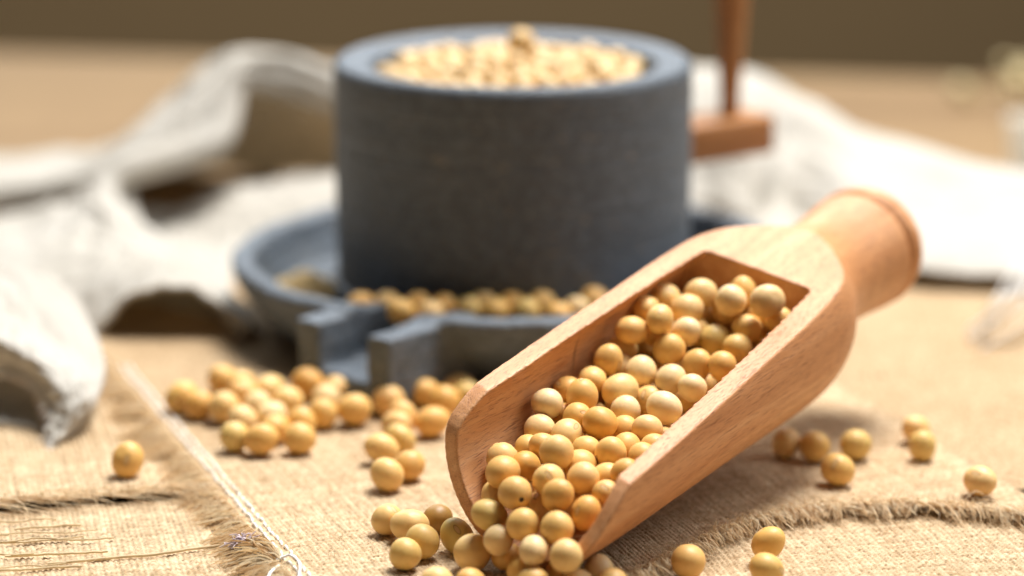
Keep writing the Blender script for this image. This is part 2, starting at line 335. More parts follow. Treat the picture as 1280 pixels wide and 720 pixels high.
# ------------------------------------------------------------------ burlap
def wob(x, y):
    return .05 * vnoise(np.asarray(x) * .35, np.asarray(y) * .35, 3) + .03 * vnoise(np.asarray(x) * .9, np.asarray(y) * .9, 4)
class Cloth:
    """a sheet of plain-woven burlap in its own frame: s along e1, t along e2 (cm)."""
    def __init__(self, org, ang, pitch, seed, z, edge_h, open_=0.):
        self.o = np.array(org[:2], float); self.e1 = np.array([math.cos(ang), math.sin(ang)]); self.e2 = np.array([-math.sin(ang), math.cos(ang)])
        self.p, self.seed, self.z, self.edge_h, self.open = pitch, seed, z, edge_h, open_
        g = np.random.default_rng(seed); self.j1 = g.normal(0, .2, 4000); self.j2 = g.normal(0, .2, 4000)
        self.c1 = g.uniform(0, 1, 4000); self.c2 = g.uniform(0, 1, 4000); self.w1 = g.uniform(.7, 1.15, 4000); self.w2 = g.uniform(.7, 1.15, 4000)
    def xy(self, s, t): return self.o[0] + s * self.e1[0] + t * self.e2[0], self.o[1] + s * self.e1[1] + t * self.e2[1]
    def base(self, s, t):
        x, y = self.xy(s, t); return self.z + wob(x, y) + self.edge_h(s, t)
    def weave(self, s, t):
        p = self.p
        ss = s + .035 * vnoise(s * .8, t * .8, self.seed) * 2 + .02 * vnoise(s * 3, t * 3, self.seed + 1); tt = t + .035 * vnoise(s * .8, t * .8, self.seed + 2) * 2 + .02 * vnoise(s * 3, t * 3, self.seed + 5)
        i = np.floor(ss / p).astype(int); k = np.floor(tt / p).astype(int); ii, kk = (i + 1500) % 4000, (k + 1500) % 4000
        a = np.clip((ss / p - i - .5 - .5 * self.j1[ii]) / (.5 * self.w1[ii]), -1, 1); b = np.clip((tt / p - k - .5 - .5 * self.j2[kk]) / (.5 * self.w2[kk]), -1, 1)
        par = np.where((i + k) % 2 == 0, 1., -1.)
        warp = np.sqrt(np.maximum(0, 1 - a * a)) * .55 + .45 * par * np.cos(np.clip(b, -1, 1) * math.pi / 2)
        weft = np.sqrt(np.maximum(0, 1 - b * b)) * .55 - .45 * par * np.cos(np.clip(a, -1, 1) * math.pi / 2)
        sl = .5 + vnoise(s * 4.5, t * 4.5, self.seed + 7); h = np.maximum(warp, weft) * (.82 + .3 * sl); tone = np.clip(np.where(warp > weft, self.c1[ii], self.c2[kk]) * .45 + .55 * (.5 + vnoise(s * 13, t * 13, self.seed + 3)) + .1 * (h - .6), 0, 1)
        return h, tone
    def patch(self, s0, s1, t0, t1, d, fine=True, curve=None):
        ns, nt = int((s1 - s0) / d) + 1, int((t1 - t0) / d) + 1
        s, t = np.meshgrid(np.linspace(s0, s1, ns), np.linspace(t0, t1, nt), indexing='ij')
        if curve is not None: e = curve(s); t = e + (t - t0) * (t1 - e) / (t1 - t0)
        z = self.base(s, t)
        if fine: h, tone = self.weave(s, t); z = z + self.p * .66 * (h - .75) + .018 * vnoise(s * 24, t * 24, self.seed + 9)
        else: tone = rng.uniform(0., .5, s.shape); z = z + rng.normal(0, .016, s.shape)  # coarse patches: lower tone stands in for shade between unmodelled threads
        x, y = self.xy(s, t)
        return np.stack([x, y, z], -1).reshape(-1, 3), grid_faces(ns, nt), tone.ravel()
    def build(self, name, patches, mat, parent=None):
        VV, FF, TT, n = [], [], [], 0
        for q in patches:
            v, f, t = self.patch(*q); VV.append(v); FF.append(f + n); TT.append(t); n += len(v)
        me = mesh_np(name, np.vstack(VV), np.vstack(FF)); at_ = me.attributes.new('tone', 'FLOAT', 'POINT'); at_.data.foreach_set('value', np.concatenate(TT).astype(np.float32))
        return link(name, me, mat, parent)
    def fuzz(self, name, n, s0, s1, t0, t1, length, rad, parent, mat, lift=.08, seed=0):
        g = np.random.default_rng(seed + 100); k = 5
        s = g.uniform(s0, s1, n); t = g.uniform(t0, t1, n); th = g.uniform(0, 2 * math.pi, n); L = length * g.gamma(3, .33, n)
        q = np.linspace(0, 1, k); bend = g.normal(0, .9, n)
        ang = th[:, None] + bend[:, None] * q
        ds = np.cumsum(np.cos(ang), 1) * (L / k)[:, None]; dt = np.cumsum(np.sin(ang), 1) * (L / k)[:, None]
        S_, T_ = s[:, None] + ds, t[:, None] + dt
        x, y = self.xy(S_, T_); z = self.base(S_, T_) + self.p * .12 + (lift * g.gamma(2, .5, n))[:, None] * np.sin(q * math.pi * g.uniform(.5, 1, n)[:, None])
        v, f = tubes(np.stack([x, y, z], -1), np.repeat((rad * g.uniform(.6, 1.3, n))[:, None], k, 1) * np.linspace(1, .5, k), 3)
        o = link(name, strand_tone(mesh_np(name, v, f), n), mat, parent); tag(o, kind='stuff'); return o
    def fringe(self, name, e0, e1, out, n, length, rad, parent, mat, drop, seed=0, floor=None, k=7, spread=.35, clump=0, curve=None, up=.14, pw=1.3, back=.14):
        """loose ends along the edge from e0 to e1 (s,t), pointing along out (s,t)."""
        g = np.random.default_rng(seed + 300); e0, e1, out = np.array(e0), np.array(e1), np.array(out) / np.linalg.norm(out)
        f0 = g.uniform(0, 1, n)
        if clump: 
            c0 = np.sort(g.uniform(0, 1, clump)); near = c0[np.argmin(np.abs(f0[:, None] - c0[None]), 1)]; pull = .9
        start = e0 + f0[:, None] * (e1 - e0) - out * g.uniform(-.02, back, n)[:, None]
        if curve is not None: start[:, 1] += curve(start[:, 0])
        side = np.array([-out[1], out[0]]); L = length * g.uniform(.35, 1.2, n) * (1.0 + 1.1 * vnoise(f0 * 26, f0 * 0, seed)); q = np.linspace(0, 1, k)
        th = g.normal(0, spread, n)[:, None] + g.normal(0, .7, n)[:, None] * q
        st = np.cumsum(np.cos(th), 1) * (L / k)[:, None]; sd = np.cumsum(np.sin(th), 1) * (L / k)[:, None]
        if clump:
            dlt = ((near - f0) * np.linalg.norm(e1 - e0))[:, None] * q * pull; sg = 1. if np.dot(e1 - e0, side) > 0 else -1.; sd = sd * .5 + dlt * sg
        S_ = start[:, :1] + st * out[0] + sd * side[0]; T_ = start[:, 1:] + st * out[1] + sd * side[1]
        x, y = self.xy(S_, T_); zb = self.base(start[:, :1], start[:, 1:])
        z = zb + g.normal(0, .05, n)[:, None] + .05 + up * np.sin(q * math.pi) * g.uniform(-.3, 1, n)[:, None] - drop * (q ** pw) * g.uniform(.6, 1.1, n)[:, None]
        if floor is not None: z = np.maximum(z, floor + g.uniform(0, .06, n)[:, None])
        v, f = tubes(np.stack([x, y, z], -1), np.repeat((rad * g.uniform(.5, 1.3, n))[:, None], k, 1) * np.linspace(1, .45, k), 3)
        o = link(name, strand_tone(mesh_np(name, v, f), n), mat, parent); tag(o, kind='stuff'); return o

ANG = math.radians(20.2)
sm = lambda x: np.clip(x, 0, 1) ** 2 * (3 - 2 * np.clip(x, 0, 1))
E1 = np.array([math.cos(ANG), math.sin(ANG)]); E2 = np.array([-math.sin(ANG), math.cos(ANG)])
S_EDGE = float(E1 @ on(245, 606, 0)[:2]); T_EDGE = float(E2 @ on(1000, 652, -.1)[:2])
_ec = np.array([on(*q, .05)[:2] for q in ((790, 728), (840, 700), (890, 678), (950, 655), (1010, 642), (1080, 634), (1160, 634), (1220, 640), (1290, 646))])
_es, _et = _ec @ E1, _ec @ E2
def t_edge(s):
    s = np.asarray(s, float); return np.interp(s, np.concatenate([[_es[0] - 8, _es[0] - 1], _es, [_es[-1] + 10]]), np.concatenate([[_et[0] - .9, _et[0] - .5], _et, [_et[-1] + .3]])) + .05 * vnoise(s * 1.6, s * 0, 8)
def main_edge(s, t):
    u_ = s - S_EDGE; w_ = t - t_edge(s)
    hem = .04 * np.exp(-((u_ - .42) / .28) ** 2) - .16 * (1 - sm(u_ / .35))
    return hem + .09 * np.exp(-(w_ / .45) ** 2)
main = Cloth((0, 0), ANG, .098, 21, 0.0, main_edge)
mo = main.build('burlap_cloth', [(S_EDGE, S_EDGE + 17.5, T_EDGE, T_EDGE + 9.5, .0255, True, t_edge), (S_EDGE, S_EDGE + 30, T_EDGE + 9.5, T_EDGE + 24, .055, False), (S_EDGE, S_EDGE + 34, T_EDGE + 24, T_EDGE + 32, .3, False), (S_EDGE + 17.5, S_EDGE + 30, T_EDGE, T_EDGE + 9.5, .055, False)], M['burlap'])
tag(mo, 'large tan burlap cloth with white stitched left seam, lying under the scoop', 'cloth')
main.fuzz('fuzz', 5000, S_EDGE + .2, S_EDGE + 17, T_EDGE + .4, T_EDGE + 8, .24, .0055, mo, M['jute_fibre'], .05, 1)
main.fringe('fringe', (S_EDGE, T_EDGE - 1), (S_EDGE, T_EDGE + 18), (-1, -.12), 3400, .80, .0165, mo, M['jute_fibre'], .10, 2, None, 8, .3, 120, None, .07, 1.6, .42)
main.fringe('fringe', (S_EDGE, .1), (S_EDGE + 18, .1), (.05, -1), 1900, .60, .0165, mo, M['jute_fibre'], .15, 3, -.12, 9, .5, 140, t_edge, .08, 1.5, .30)
main.fringe('fringe', (S_EDGE, .2), (S_EDGE + 18, .2), (.05, -1), 1500, .7, .006, mo, M['jute_fibre'], .12, 4, -.13, 8, 1.0, 0, t_edge, .3)
main.fringe('yarn_fringe', (S_EDGE, .06), (S_EDGE + 18, .06), (.05, -1), 260, .50, .030, mo, M['jute_fibre'], .14, 5, -.11, 9, .3, 0, t_edge, .06, 1.4, .25)
main.fringe('yarn_fringe', (S_EDGE, T_EDGE - 1), (S_EDGE, T_EDGE + 18), (-1, -.12), 230, .66, .030, mo, M['jute_fibre'], .08, 6, None, 8, .25, 0, None, .06, 1.5, .40)
# the two rows of white stitches along the left seam
gs = np.random.default_rng(6)
for row, off in ((0, .52), (1, .74)):
    tt = T_EDGE - 1.2
    while tt < T_EDGE + 17:
        Ls = gs.uniform(.17, .25); q = np.linspace(0, 1, 6); s_ = S_EDGE + off + gs.normal(0, .015); sl = gs.normal(0, .04)
        ss, t_ = s_ + sl * (q - .5), tt + Ls * q
        x, y = main.xy(ss, t_); z = main.base(ss, t_) - .01 + .05 * np.sin(q * math.pi)
        v, f = tubes(np.stack([x, y, z], -1)[None], (.036 * np.array([.6, 1, 1.1, 1.1, 1, .6]))[None], 5)
        link('stitch', mesh_np('stitch', v, f), M['white_thread'], mo)
        tt += Ls + gs.uniform(.07, .16)

# the second piece, whose frayed front edge shows at the left
p0, p1 = on(0, 640, -.15), on(240, 622, -.15)
ang2 = math.atan2(p1[1] - p0[1], p1[0] - p0[0])
LEN2 = float(np.hypot(*(p1 - p0)[:2]))
def edge2(s, t): return -.02 + .14 * np.exp(-(t / .55) ** 2) * sm((LEN2 + .1 - s) / .8)
c2 = Cloth(p0, ang2, .135, 33, -.05, edge2)
co2 = c2.build('burlap_cloth', [(-6, LEN2 + 1.2, 0, 9, .03), (-6, LEN2 + 1.2, 9, 20, .08)], M['burlap'])
tag(co2, 'coarse tan burlap piece left of the stitched seam, with a lone soybean on it', 'cloth')
c2.fringe('fringe', (-6, 0), (5.2, 0), (0.1, -1), 700, .16, .018, co2, M['jute_fibre'], .05, 11, -.13, 6, .5, 110)
c2.fringe('fringe', (-6, -.05), (5.0, -.05), (1, -.18), 240, 1.9, .011, co2, M['jute_fibre'], .08, 12, -.11, 9, .2)
c2.fuzz('fuzz', 1500, -5, 6, .1, 6, .3, .0045, co2, M['jute_fibre'], .05, 13)
# the lowest piece, seen in the two front corners
def edge3(s, t): return 0 * s
c3 = Cloth((0, 56), math.radians(12), .115, 47, -.13, edge3)
co3 = c3.build('burlap_cloth', [(-15, -2, -4.5, 7, .03), (-2, 16, -4.5, 6, .028)], M['burlap'])
tag(co3, 'lowest tan burlap layer showing in both front corners under the frayed edges', 'cloth')
c3.fuzz('fuzz', 3500, -13, 15, -4, 3.5, .32, .0045, co3, M['jute_fibre'], .05, 14)
# loose strands lying at lower left, and the twine running to the tassel
ga = np.random.default_rng(77)
def strand(name, pts, rad, parent, mat, m=24):
    P = catmull(np.array(pts), m); P[:, 2] += .004 * ga.normal(0, 1, m)
    v, f = tubes(P[None], np.full((1, m), rad), 5); return link(name, mesh_np(name, v, f), mat, parent)
for k in range(10):
    y0 = 652 + 6.5 * k + ga.normal(0, 4); x0_ = ga.uniform(-60, 20); xl = ga.uniform(60, 170)
    pts = [on(x0_ + xl * q, y0 - 6 * q + ga.normal(0, .9), -.09 + ga.uniform(0, .06)) for q in np.linspace(0, 1, 5)]
    strand('loose_thread', pts, ga.uniform(.016, .032), co3, M['jute_thread'])
strand('twine', [on(x, y, -.08) for x, y in ((60, 705), (130, 698), (200, 692), (255, 684), (300, 680))], .035, co3, M['jute_thread'])
# tassel at the lower end of the seam
ta = []
base_t = on(352, 704, .05)
for k in range(60):
    e = on(300 + ga.normal(0, 10), 682 + ga.normal(0, 9), ga.uniform(-.05, .25)); mid = .5 * (base_t + e) + np.array([ga.normal(0, .1), ga.normal(0, .1), ga.uniform(.05, .25)])
    ta.append(catmull(np.array([base_t + ga.normal(0, .03, 3), mid, e]), 8))
v, f = tubes(np.array(ta), np.full((60, 8), .018), 3); tz = link('tassel', strand_tone(mesh_np('tassel', v, f), 60), M['jute_fibre'], mo)
lv = []
for k in range(90):
    c = on(305, 679, .16) + ga.normal(0, .08, 3) * np.array([1.2, .8, .7]); dvec = ga.normal(0, .09, 3) + np.array([-.12, 0, .0])
    lv.append(catmull(np.array([c - dvec, c + ga.normal(0, .05, 3), c + dvec]), 6))
v, f = tubes(np.array(lv), np.full((90, 6), .014), 3); link('lavender_tuft', mesh_np('lavender_tuft', v, f), M['lavender_thread'], mo)
for lp in ([(345, 700, .12), (362, 694, .2), (374, 704, .15), (373, 722, .1), (362, 735, .1)], [(350, 706, .12), (338, 716, .14), (330, 735, .1)]):
    strand('thread_loop', [on(*q) for q in lp], .032, mo, M['white_thread'])

# ------------------------------------------------------------------ linen
def loft(rows, m, n, wr, seed, fray=None):
    P = np.array([[q if len(q) == 3 and isinstance(q, np.ndarray) else at(*q) for q in r] for r in rows])
    P = catmull(P, m); P = np.transpose(catmull(np.transpose(P, (1, 0, 2)), n), (1, 0, 2))
    a, b = np.meshgrid(np.linspace(0, 1, m), np.linspace(0, 1, n), indexing='ij')
    du = np.gradient(P, axis=0); dv = np.gradient(P, axis=1); N = np.cross(du, dv); N /= np.linalg.norm(N, axis=2, keepdims=True) + 1e-9
    P = P + N * (wr * (vnoise(a * 7, b * 9, seed) + .5 * vnoise(a * 17, b * 21, seed + 1)) + .10 * vnoise(a * 34 + 3 * b, b * 30, seed + 2) * (vnoise(a * 4, b * 4, seed + 3) > -.1))[..., None]
    return P.reshape(-1, 3), grid_faces(m, n)
def sheet(name, rows, parent, m=90, n=140, wr=.25, seed=1, thick=.13):
    v, f = loft(rows, m, n, wr, seed)
    o = link(name, mesh_np(name, v, f), M['linen'], parent)
    s = o.modifiers.new('thickness', 'SOLIDIFY'); s.thickness = thick * S; s.offset = 0
    return o
def tb(px, Y, z=-.5):
    p = at(px, 300, Y); return np.array([p[0], Y, z])
ll = empty('linen_cloth', (-11, 82, -.5)); tag(ll, 'bunched white linen cloth in folds left of the stone mill', 'cloth', 'white linen cloths around the mill')
ll_inv = np.array([-11, 82, -.5])
def lsheet(name, rows, par, inv, **k):
    o = sheet(name, rows, None, **k); o.parent = par; o.location = -Vector(inv) * S; return o
lsheet('back_fold', [
    [tb(-80, 101), tb(60, 101), tb(150, 100), tb(225, 99.5), tb(300, 99), tb(380, 98.5), tb(460, 98)],
    [(-80, 222, 95), (70, 198, 95), (150, 178, 94), (215, 120, 93), (300, 68, 92), (370, 78, 91.5), (460, 112, 91.5)],
    [(-80, 238, 90.5), (70, 222, 89.5), (140, 200, 88.5), (205, 160, 88.2), (262, 118, 88.8), (330, 84, 90.2), (460, 128, 90.5)],
    [(-80, 268, 89.4), (60, 256, 88.8), (132, 232, 87.4), (205, 213, 87.3), (274, 190, 88.2), (300, 112, 90), (460, 152, 90.8)]], ll, ll_inv, wr=.30, seed=2)
lsheet('middle_fold', [
    [(-80, 290, 88), (30, 268, 88), (85, 250, 87.5), (118, 236, 86.6), (140, 232, 86.4), (165, 243, 87.2)],
    [(-80, 300, 85), (40, 286, 84), (95, 268, 83.6), (122, 252, 83.6), (142, 268, 84), (185, 292, 84.8)],
    [(-80, 330, 81), (50, 320, 80), (120, 306, 79.8), (165, 296, 80), (200, 312, 80.6), (238, 333, 81.6)],
    [(-80, 370, 78), (50, 362, 77), (130, 346, 76.8), (195, 335, 77), (250, 350, 77.4), (288, 372, 78.2)],
    [(-80, 410, 75.5), (40, 405, 75), (104, 424, 75), (162, 372, 75), (240, 366, 75), (316, 410, 74.6)]], ll, ll_inv, wr=.22, seed=5)
lsheet('inner_fold', [
    [(150, 262, 89.5), (215, 262, 90), (300, 234, 90), (370, 222, 90), (460, 214, 90)],
    [(175, 292, 86.6), (235, 286, 87), (300, 262, 87), (370, 252, 87), (460, 246, 87)],
    [(215, 330, 82.6), (265, 318, 84), (315, 302, 85.2), (380, 295, 85.2), (460, 290, 85.2)],
    [(272, 388, 77.6), (296, 356, 81), (325, 325, 84.2), (390, 318, 84.4), (460, 315, 84.4)]], ll, ll_inv, wr=.2, seed=8)
rp = catmull(np.array([at(360, 92, 91), at(318, 90, 90.6), at(292, 104, 90), at(283, 138, 89.3), at(268, 174, 88.3), at(218, 196, 87.3), at(160, 212, 86.3), at(130, 238, 85.5), at(142, 274, 84), at(192, 312, 82), at(250, 352, 79.4), at(296, 396, 76.4), at(314, 420, 75)]), 90)
rr_ = np.interp(np.linspace(0, 1, 90), [0, .12, .5, .85, 1], [.30, .46, .50, .46, .30]) * (1 + .25 * vnoise(np.linspace(0, 14, 90), np.zeros(90), 6))
v, f = tubes(rp[None], rr_[None], 16); ro_ = link('rolled_edge', mesh_np('rolled_edge', v, f), M['linen'], ll); ro_.location = -Vector(ll_inv) * S
lsheet('lower_fold', [
    [(60, 350, 80), (150, 345, 80), (230, 350, 79.6), (310, 385, 77.6)],
    [(60, 400, 78.2), (150, 395, 78.2), (230, 398, 77.6), (310, 408, 76)],
    [(70, 440, 75.2), (150, 436, 75.4), (230, 432, 75.4), (305, 424, 75)]], ll, ll_inv, wr=.12, seed=9, m=30, n=40)
flap_low = [on(-80, 448, 1.3), on(0, 456, 1.2), on(30, 467, 1.0), on(56, 494, .72), on(67, 520, .42), on(66, 541, .14), on(63, 558, -.06)]
tongue = lsheet('front_flap', [
    [on(-80, 325, 2.3), on(0, 330, 2.3), on(60, 345, 2.1), on(108, 392, 1.55), on(130, 450, .95), on(114, 505, .38), on(74, 548, .02)],
    [on(-80, 372, 2.0), on(0, 388, 1.8), on(50, 410, 1.55), on(96, 448, 1.2), on(120, 490, .75), on(98, 525, .30), on(68, 553, -.02)],
    [on(-80, 412, 2.0), on(0, 426, 1.85), on(45, 446, 1.6), on(80, 478, 1.15), on(94, 508, .72), on(82, 534, .28), on(66, 556, -.03)],
    flap_low], ll, ll_inv, wr=.16, seed=12, thick=.07)
lsheet('tucked_fold', [
    [on(-80, 462, .75), on(0, 474, .6), on(40, 490, .35)],
    [on(-80, 500, .25), on(0, 505, .15), on(46, 516, .05)],
    [on(-80, 535, -.03), on(0, 530, -.03), on(50, 538, -.04)]], ll, ll_inv, wr=.04, seed=14, m=24, n=40)
gf = np.random.default_rng(9); fr = []
edge = catmull(np.array(flap_low), 400)
for k in range(420):
    p = edge[gf.integers(0, 400)]; d = np.array([gf.normal(-.05, .12), gf.normal(-.12, .12), -.22 * gf.uniform(.3, 1)])
    fr.append(catmull(np.array([p + np.array([0, 0, .04]), p + d * .5 + gf.normal(0, .03, 3), p + d]), 6))
v, f = tubes(np.array(fr), np.full((420, 6), .012), 3); fo = link('fringe', mesh_np('fringe', v, f), M['white_thread'], ll); fo.location = -Vector(ll_inv) * S; tag(fo, kind='stuff')

lr = empty('linen_cloth', (14, 84, -.5)); tag(lr, 'smooth white linen cloth lying behind the scoop handle, right of the mill', 'cloth', 'white linen cloths around the mill')
lr_inv = np.array([14, 84, -.5])
lsheet('draped_fold', [
    [tb(780, 102), tb(870, 102), tb(950, 102), tb(1010, 101), tb(1080, 100), tb(1170, 99), tb(1270, 98), tb(1420, 97)],
    [(780, 90, 93), (870, 84, 93), (945, 92, 93), (1005, 128, 92), (1075, 163, 91), (1165, 186, 90), (1265, 212, 89), (1420, 240, 88)],
    [(780, 160, 89), (870, 165, 88.5), (935, 180, 87.2), (985, 185, 89), (1070, 215, 86.5), (1165, 236, 86), (1265, 258, 85.5), (1420, 285, 85)],
    [(780, 240, 86.5), (870, 246, 86), (930, 255, 85), (985, 262, 86.5), (1070, 276, 83.5), (1165, 294, 82.5), (1265, 308, 82), (1420, 335, 81.5)],
    [(780, 296, 85), (870, 296, 84.5), (935, 300, 84), (990, 305, 83.5), (1070, 326, 81), (1165, 338, 80.2), (1265, 346, 79.8), (1420, 358, 79)]], lr, lr_inv, wr=.22, seed=21)
fr = []
for k in range(12):
    a = at(1306 + gf.normal(0, 18), 322 + gf.normal(0, 16), 76.5 + gf.normal(0, .3)); b = at(1262 + gf.normal(0, 16), 388 + gf.normal(0, 9), 74.3); b[2] = max(b[2], .25); c = on(1222 + gf.normal(0, 14), 418 + gf.normal(0, 7), .12)
    fr.append(catmull(np.array([a, b, c]), 10))
v, f = tubes(np.array(fr), np.full((12, 10), .03), 4); fo = link('fringe', mesh_np('fringe', v, f), M['white_thread'], lr); fo.location = -Vector(lr_inv) * S; tag(fo, kind='stuff')

# ------------------------------------------------------------------ stone mill
MC = np.array([0.03, 76.5, 0.])
mb = empty('mill_base', MC); tag(mb, 'grey stone mill basin with a cut spout at its front left', 'mill base')
sp_a = math.radians(-131); sd = np.array([math.cos(sp_a), math.sin(sp_a), 0]); sl = np.array([-sd[1], sd[0], 0]); zz = np.array([0, 0, 1.])
basin = lathe(smooth_profile([(0, 0), (5.9, 0), (6.2, .05), (6.8, .5), (7.4, 1.15), (7.72, 1.75), (7.76, 1.98), (7.62, 2.12), (7.3, 2.12), (7.12, 1.98), (6.95, 1.5), (6.7, 1.05), (6.1, .85), (0, .85)], 6), 128)
sc_ = np.array([-4.35, -8.0, 0]) - sd * 1.75      # middle of the spout
uni = [box_vf(sc_ + sl * s_ * 1.22 + zz * 1.05, sd, sl, zz, 1.65, .40, .93) for s_ in (-1, 1)] + [box_vf(sc_ - sd * .05 + zz * .42, sd, sl, zz, 1.62, 1.4, .30)]
cut = [box_vf(sc_ + sd * .6 + zz * 2.1, sd, sl, zz, 3.1, .84, 1.38)]
me = solid_mesh(basin, uni, cut, .055, 26)
vc = np.empty(len(me.vertices) * 3, dtype=np.float32); me.vertices.foreach_get('co', vc); vc = vc.reshape(-1, 3)
vc[:, 2] += .07 * vnoise(vc[:, 0] * 1.7, vc[:, 1] * 1.7, 5) * (vc[:, 2] > .5); vc[:, 0] += .10 * vnoise(vc[:, 1] * 1.5, vc[:, 2] * 1.5, 6); vc[:, 1] += .10 * vnoise(vc[:, 0] * 1.5, vc[:, 2] * 1.5, 7)
me.vertices.foreach_set('co', vc.ravel()); me.update(); me.transform(Matrix.Scale(S, 4)); link('basin', me, M['stone'], mb)
v, f = lathe(smooth_profile([(0, .84), (4.5, .84), (4.66, .9), (4.66, 1.28), (4.55, 1.36), (0, 1.36)], 4), 96); link('lower_millstone', mesh_np('lower_millstone', v, f), M['stone'], mb)
ms = empty('millstone', MC + np.array([0, 0, 1.4])); tag(ms, 'tall dark grey stone drum heaped with soybeans, with a wooden crank', 'millstone')
prof = [(0, 1.4), (4.62, 1.4), (4.8, 1.5), (4.85, 1.7), (4.88, 4.2), (4.88, 6.98), (4.86, 7.28), (4.76, 7.44), (4.58, 7.48), (4.08, 7.38), (3.9, 7.29), (3.8, 7.0), (3.7, 6.2), (3.4, 5.8), (0, 5.8)]
P = np.array(prof); P[:, 1] -= 1.4
v, f = lathe(smooth_profile(P, 6), 160); link('drum', mesh_np('drum', v, f), M['stone'], ms)
def bevel_box(name, c, ax, ay, az, hx, hy, hz, bev, mat, parent):
    v, f = box_vf((0, 0, 0), (1, 0, 0), (0, 1, 0), (0, 0, 1), hx, hy, hz); me = mesh_np(name, v, f, False)
    bm = bmesh.new(); bm.from_mesh(me); bmesh.ops.bevel(bm, geom=bm.edges, offset=bev * S, segments=3, profile=.5, affect='EDGES'); bmesh.ops.recalc_face_normals(bm, faces=bm.faces)
    bm.to_mesh(me); bm.free(); me.polygons.foreach_set('use_smooth', np.ones(len(me.polygons), dtype=bool))
    o = link(name, me, mat, parent); mtx = Matrix((ax, ay, az)).transposed().to_4x4(); mtx.translation = Vector(c) * S; o.matrix_local = mtx; return o
aa = math.radians(37); ar = np.array([math.cos(aa), math.sin(aa), 0]); al = np.array([-ar[1], ar[0], 0])
arm = bevel_box('crank_arm', ar * 6.6 + np.array([0, 0, 4.42 - 1.4]), ar, al, zz, 2.35, .8, .56, .1, M['redwood'], ms)
v, f = lathe(smooth_profile([(0, 0), (.27, .0), (.29, .6), (.37, 1.6), (.46, 2.9), (.49, 3.55), (.46, 3.75), (.28, 3.88), (0, 3.9)], 5), 40)
pg = link('crank_peg', mesh_np('crank_peg', v, f), M['redwood'], arm); pg.location = Vector((1.35, .1, .54)) * S
# coarse soy meal lying in the basin at the left of the drum
g = np.random.default_rng(4); pts = []
mc = np.array([-5.72, 76.1, .86]); k = 1500
xy = g.normal(0, .62, (k, 2)); zt = .62 * np.exp(-(xy ** 2).sum(1) / .7) * g.uniform(.2, 1, k) ** .5
C3 = np.stack([mc[0] + np.clip(xy[:, 0] * .85, -.95, .8), mc[1] + xy[:, 1] * 1.1, mc[2] + .05 + zt], -1)
ico = np.array([(1, 0, 0), (-1, 0, 0), (0, 1, 0), (0, -1, 0), (0, 0, 1), (0, 0, -1)]); icf = np.array([(0, 2, 4), (2, 1, 4), (1, 3, 4), (3, 0, 4), (2, 0, 5), (1, 2, 5), (3, 1, 5), (0, 3, 5)])
v = (C3[:, None] + ico[None] * g.uniform(.05, .13, (k, 1, 1)) * g.uniform(.6, 1.3, (k, 6, 1))).reshape(-1, 3); f = (icf[None] + 6 * np.arange(k)[:, None, None]).reshape(-1, 3)
o = link('soybean_meal', mesh_np('soybean_meal', v, f, False), M['meal']); tag(o, 'small heap of coarse ground soybean meal in the stone basin', 'meal', kind='stuff')

# ------------------------------------------------------------------ wooden scoop
SO = np.array([0.02, 55.728, 2.408]); YAW, TAU, ROL = .966, .113, .2
U = np.array([math.cos(YAW) * math.cos(TAU), math.sin(YAW) * math.cos(TAU), math.sin(TAU)]); W0 = np.array([math.sin(YAW), -math.cos(YAW), 0]); V0 = np.cross(W0, U)
SV = math.cos(ROL) * V0 + math.sin(ROL) * W0; SW = math.cos(ROL) * W0 - math.sin(ROL) * V0
R0 = 2.373
body = lathe(smooth_profile([(0, -1.2), (2.30, -1.2), (2.33, 0), (R0, 2), (R0, 6), (R0 + .02, 8.5), (2.38, 9.7), (2.31, 10.35), (2.13, 10.95), (1.82, 11.5), (1.55, 12.05), (1.42, 12.6), (1.38, 13.1), (1.40, 13.8), (1.47, 14.5), (1.50, 14.86), (1.40, 15.03), (1.53, 15.24), (1.46, 15.62), (1.2, 15.9), (.7, 16.05), (0, 16.1)], 6), 112, 'x')
# local frame x = along, y = -w, z = up out of the opening
def plane_cut(p, n, size=12):              # removes the half space on the side of n
    n = np.array(n, float); n /= np.linalg.norm(n); a = np.cross(n, (0, 1, 0)); a /= np.linalg.norm(a); b = np.cross(n, a)
    return box_vf(np.array(p) + n * size, a, b, n, size, size, size)
rim_a, rim_b = .241, .109
def lip_cut():                             # the curved front end of the scoop
    n = 41; yy, vv = np.meshgrid(np.linspace(-3.2, 3.2, n), np.linspace(-3.2, 3.2, n), indexing='ij'); ww = -yy
    c = .62 + .12 * vv - .12 * ww - .6 * np.exp(-((vv + 1.15) / .75) ** 2) / (1 + np.exp(-(ww - .7) / .35)) + np.clip(1.05 - .11 * ww, .2, 2) * np.clip(vv + .4, 0, 1.4) ** 2
    fr = np.stack([c, yy, vv], -1).reshape(-1, 3); bk = np.stack([np.full(c.shape, -6.), yy, vv], -1).reshape(-1, 3)
    F = grid_faces(n, n); i = np.arange(n * n).reshape(n, n); m = n * n
    loop = np.concatenate([i[:-1, 0], i[-1, :-1], i[:0:-1, -1], i[0, :0:-1]]); nx = np.roll(loop, -1)
    return np.vstack([fr, bk]), np.vstack([F, F[:, ::-1] + m, np.stack([loop, loop + m, nx + m, nx], -1)])
cuts = [plane_cut((5, 0, rim_a + rim_b * 5), (-rim_b, 0, 1), 9),
        lip_cut()]
cav = lathe([(0, -3), (2.10, -3), (2.03, 0), (1.92, 3), (1.91, 9.5), (1.90, 9.68), (1.86, 9.74), (0, 9.80)], 96, 'x')
me = solid_mesh(body, (), cuts + [cav], .034, 3)
me.transform(Matrix.Scale(S, 4))
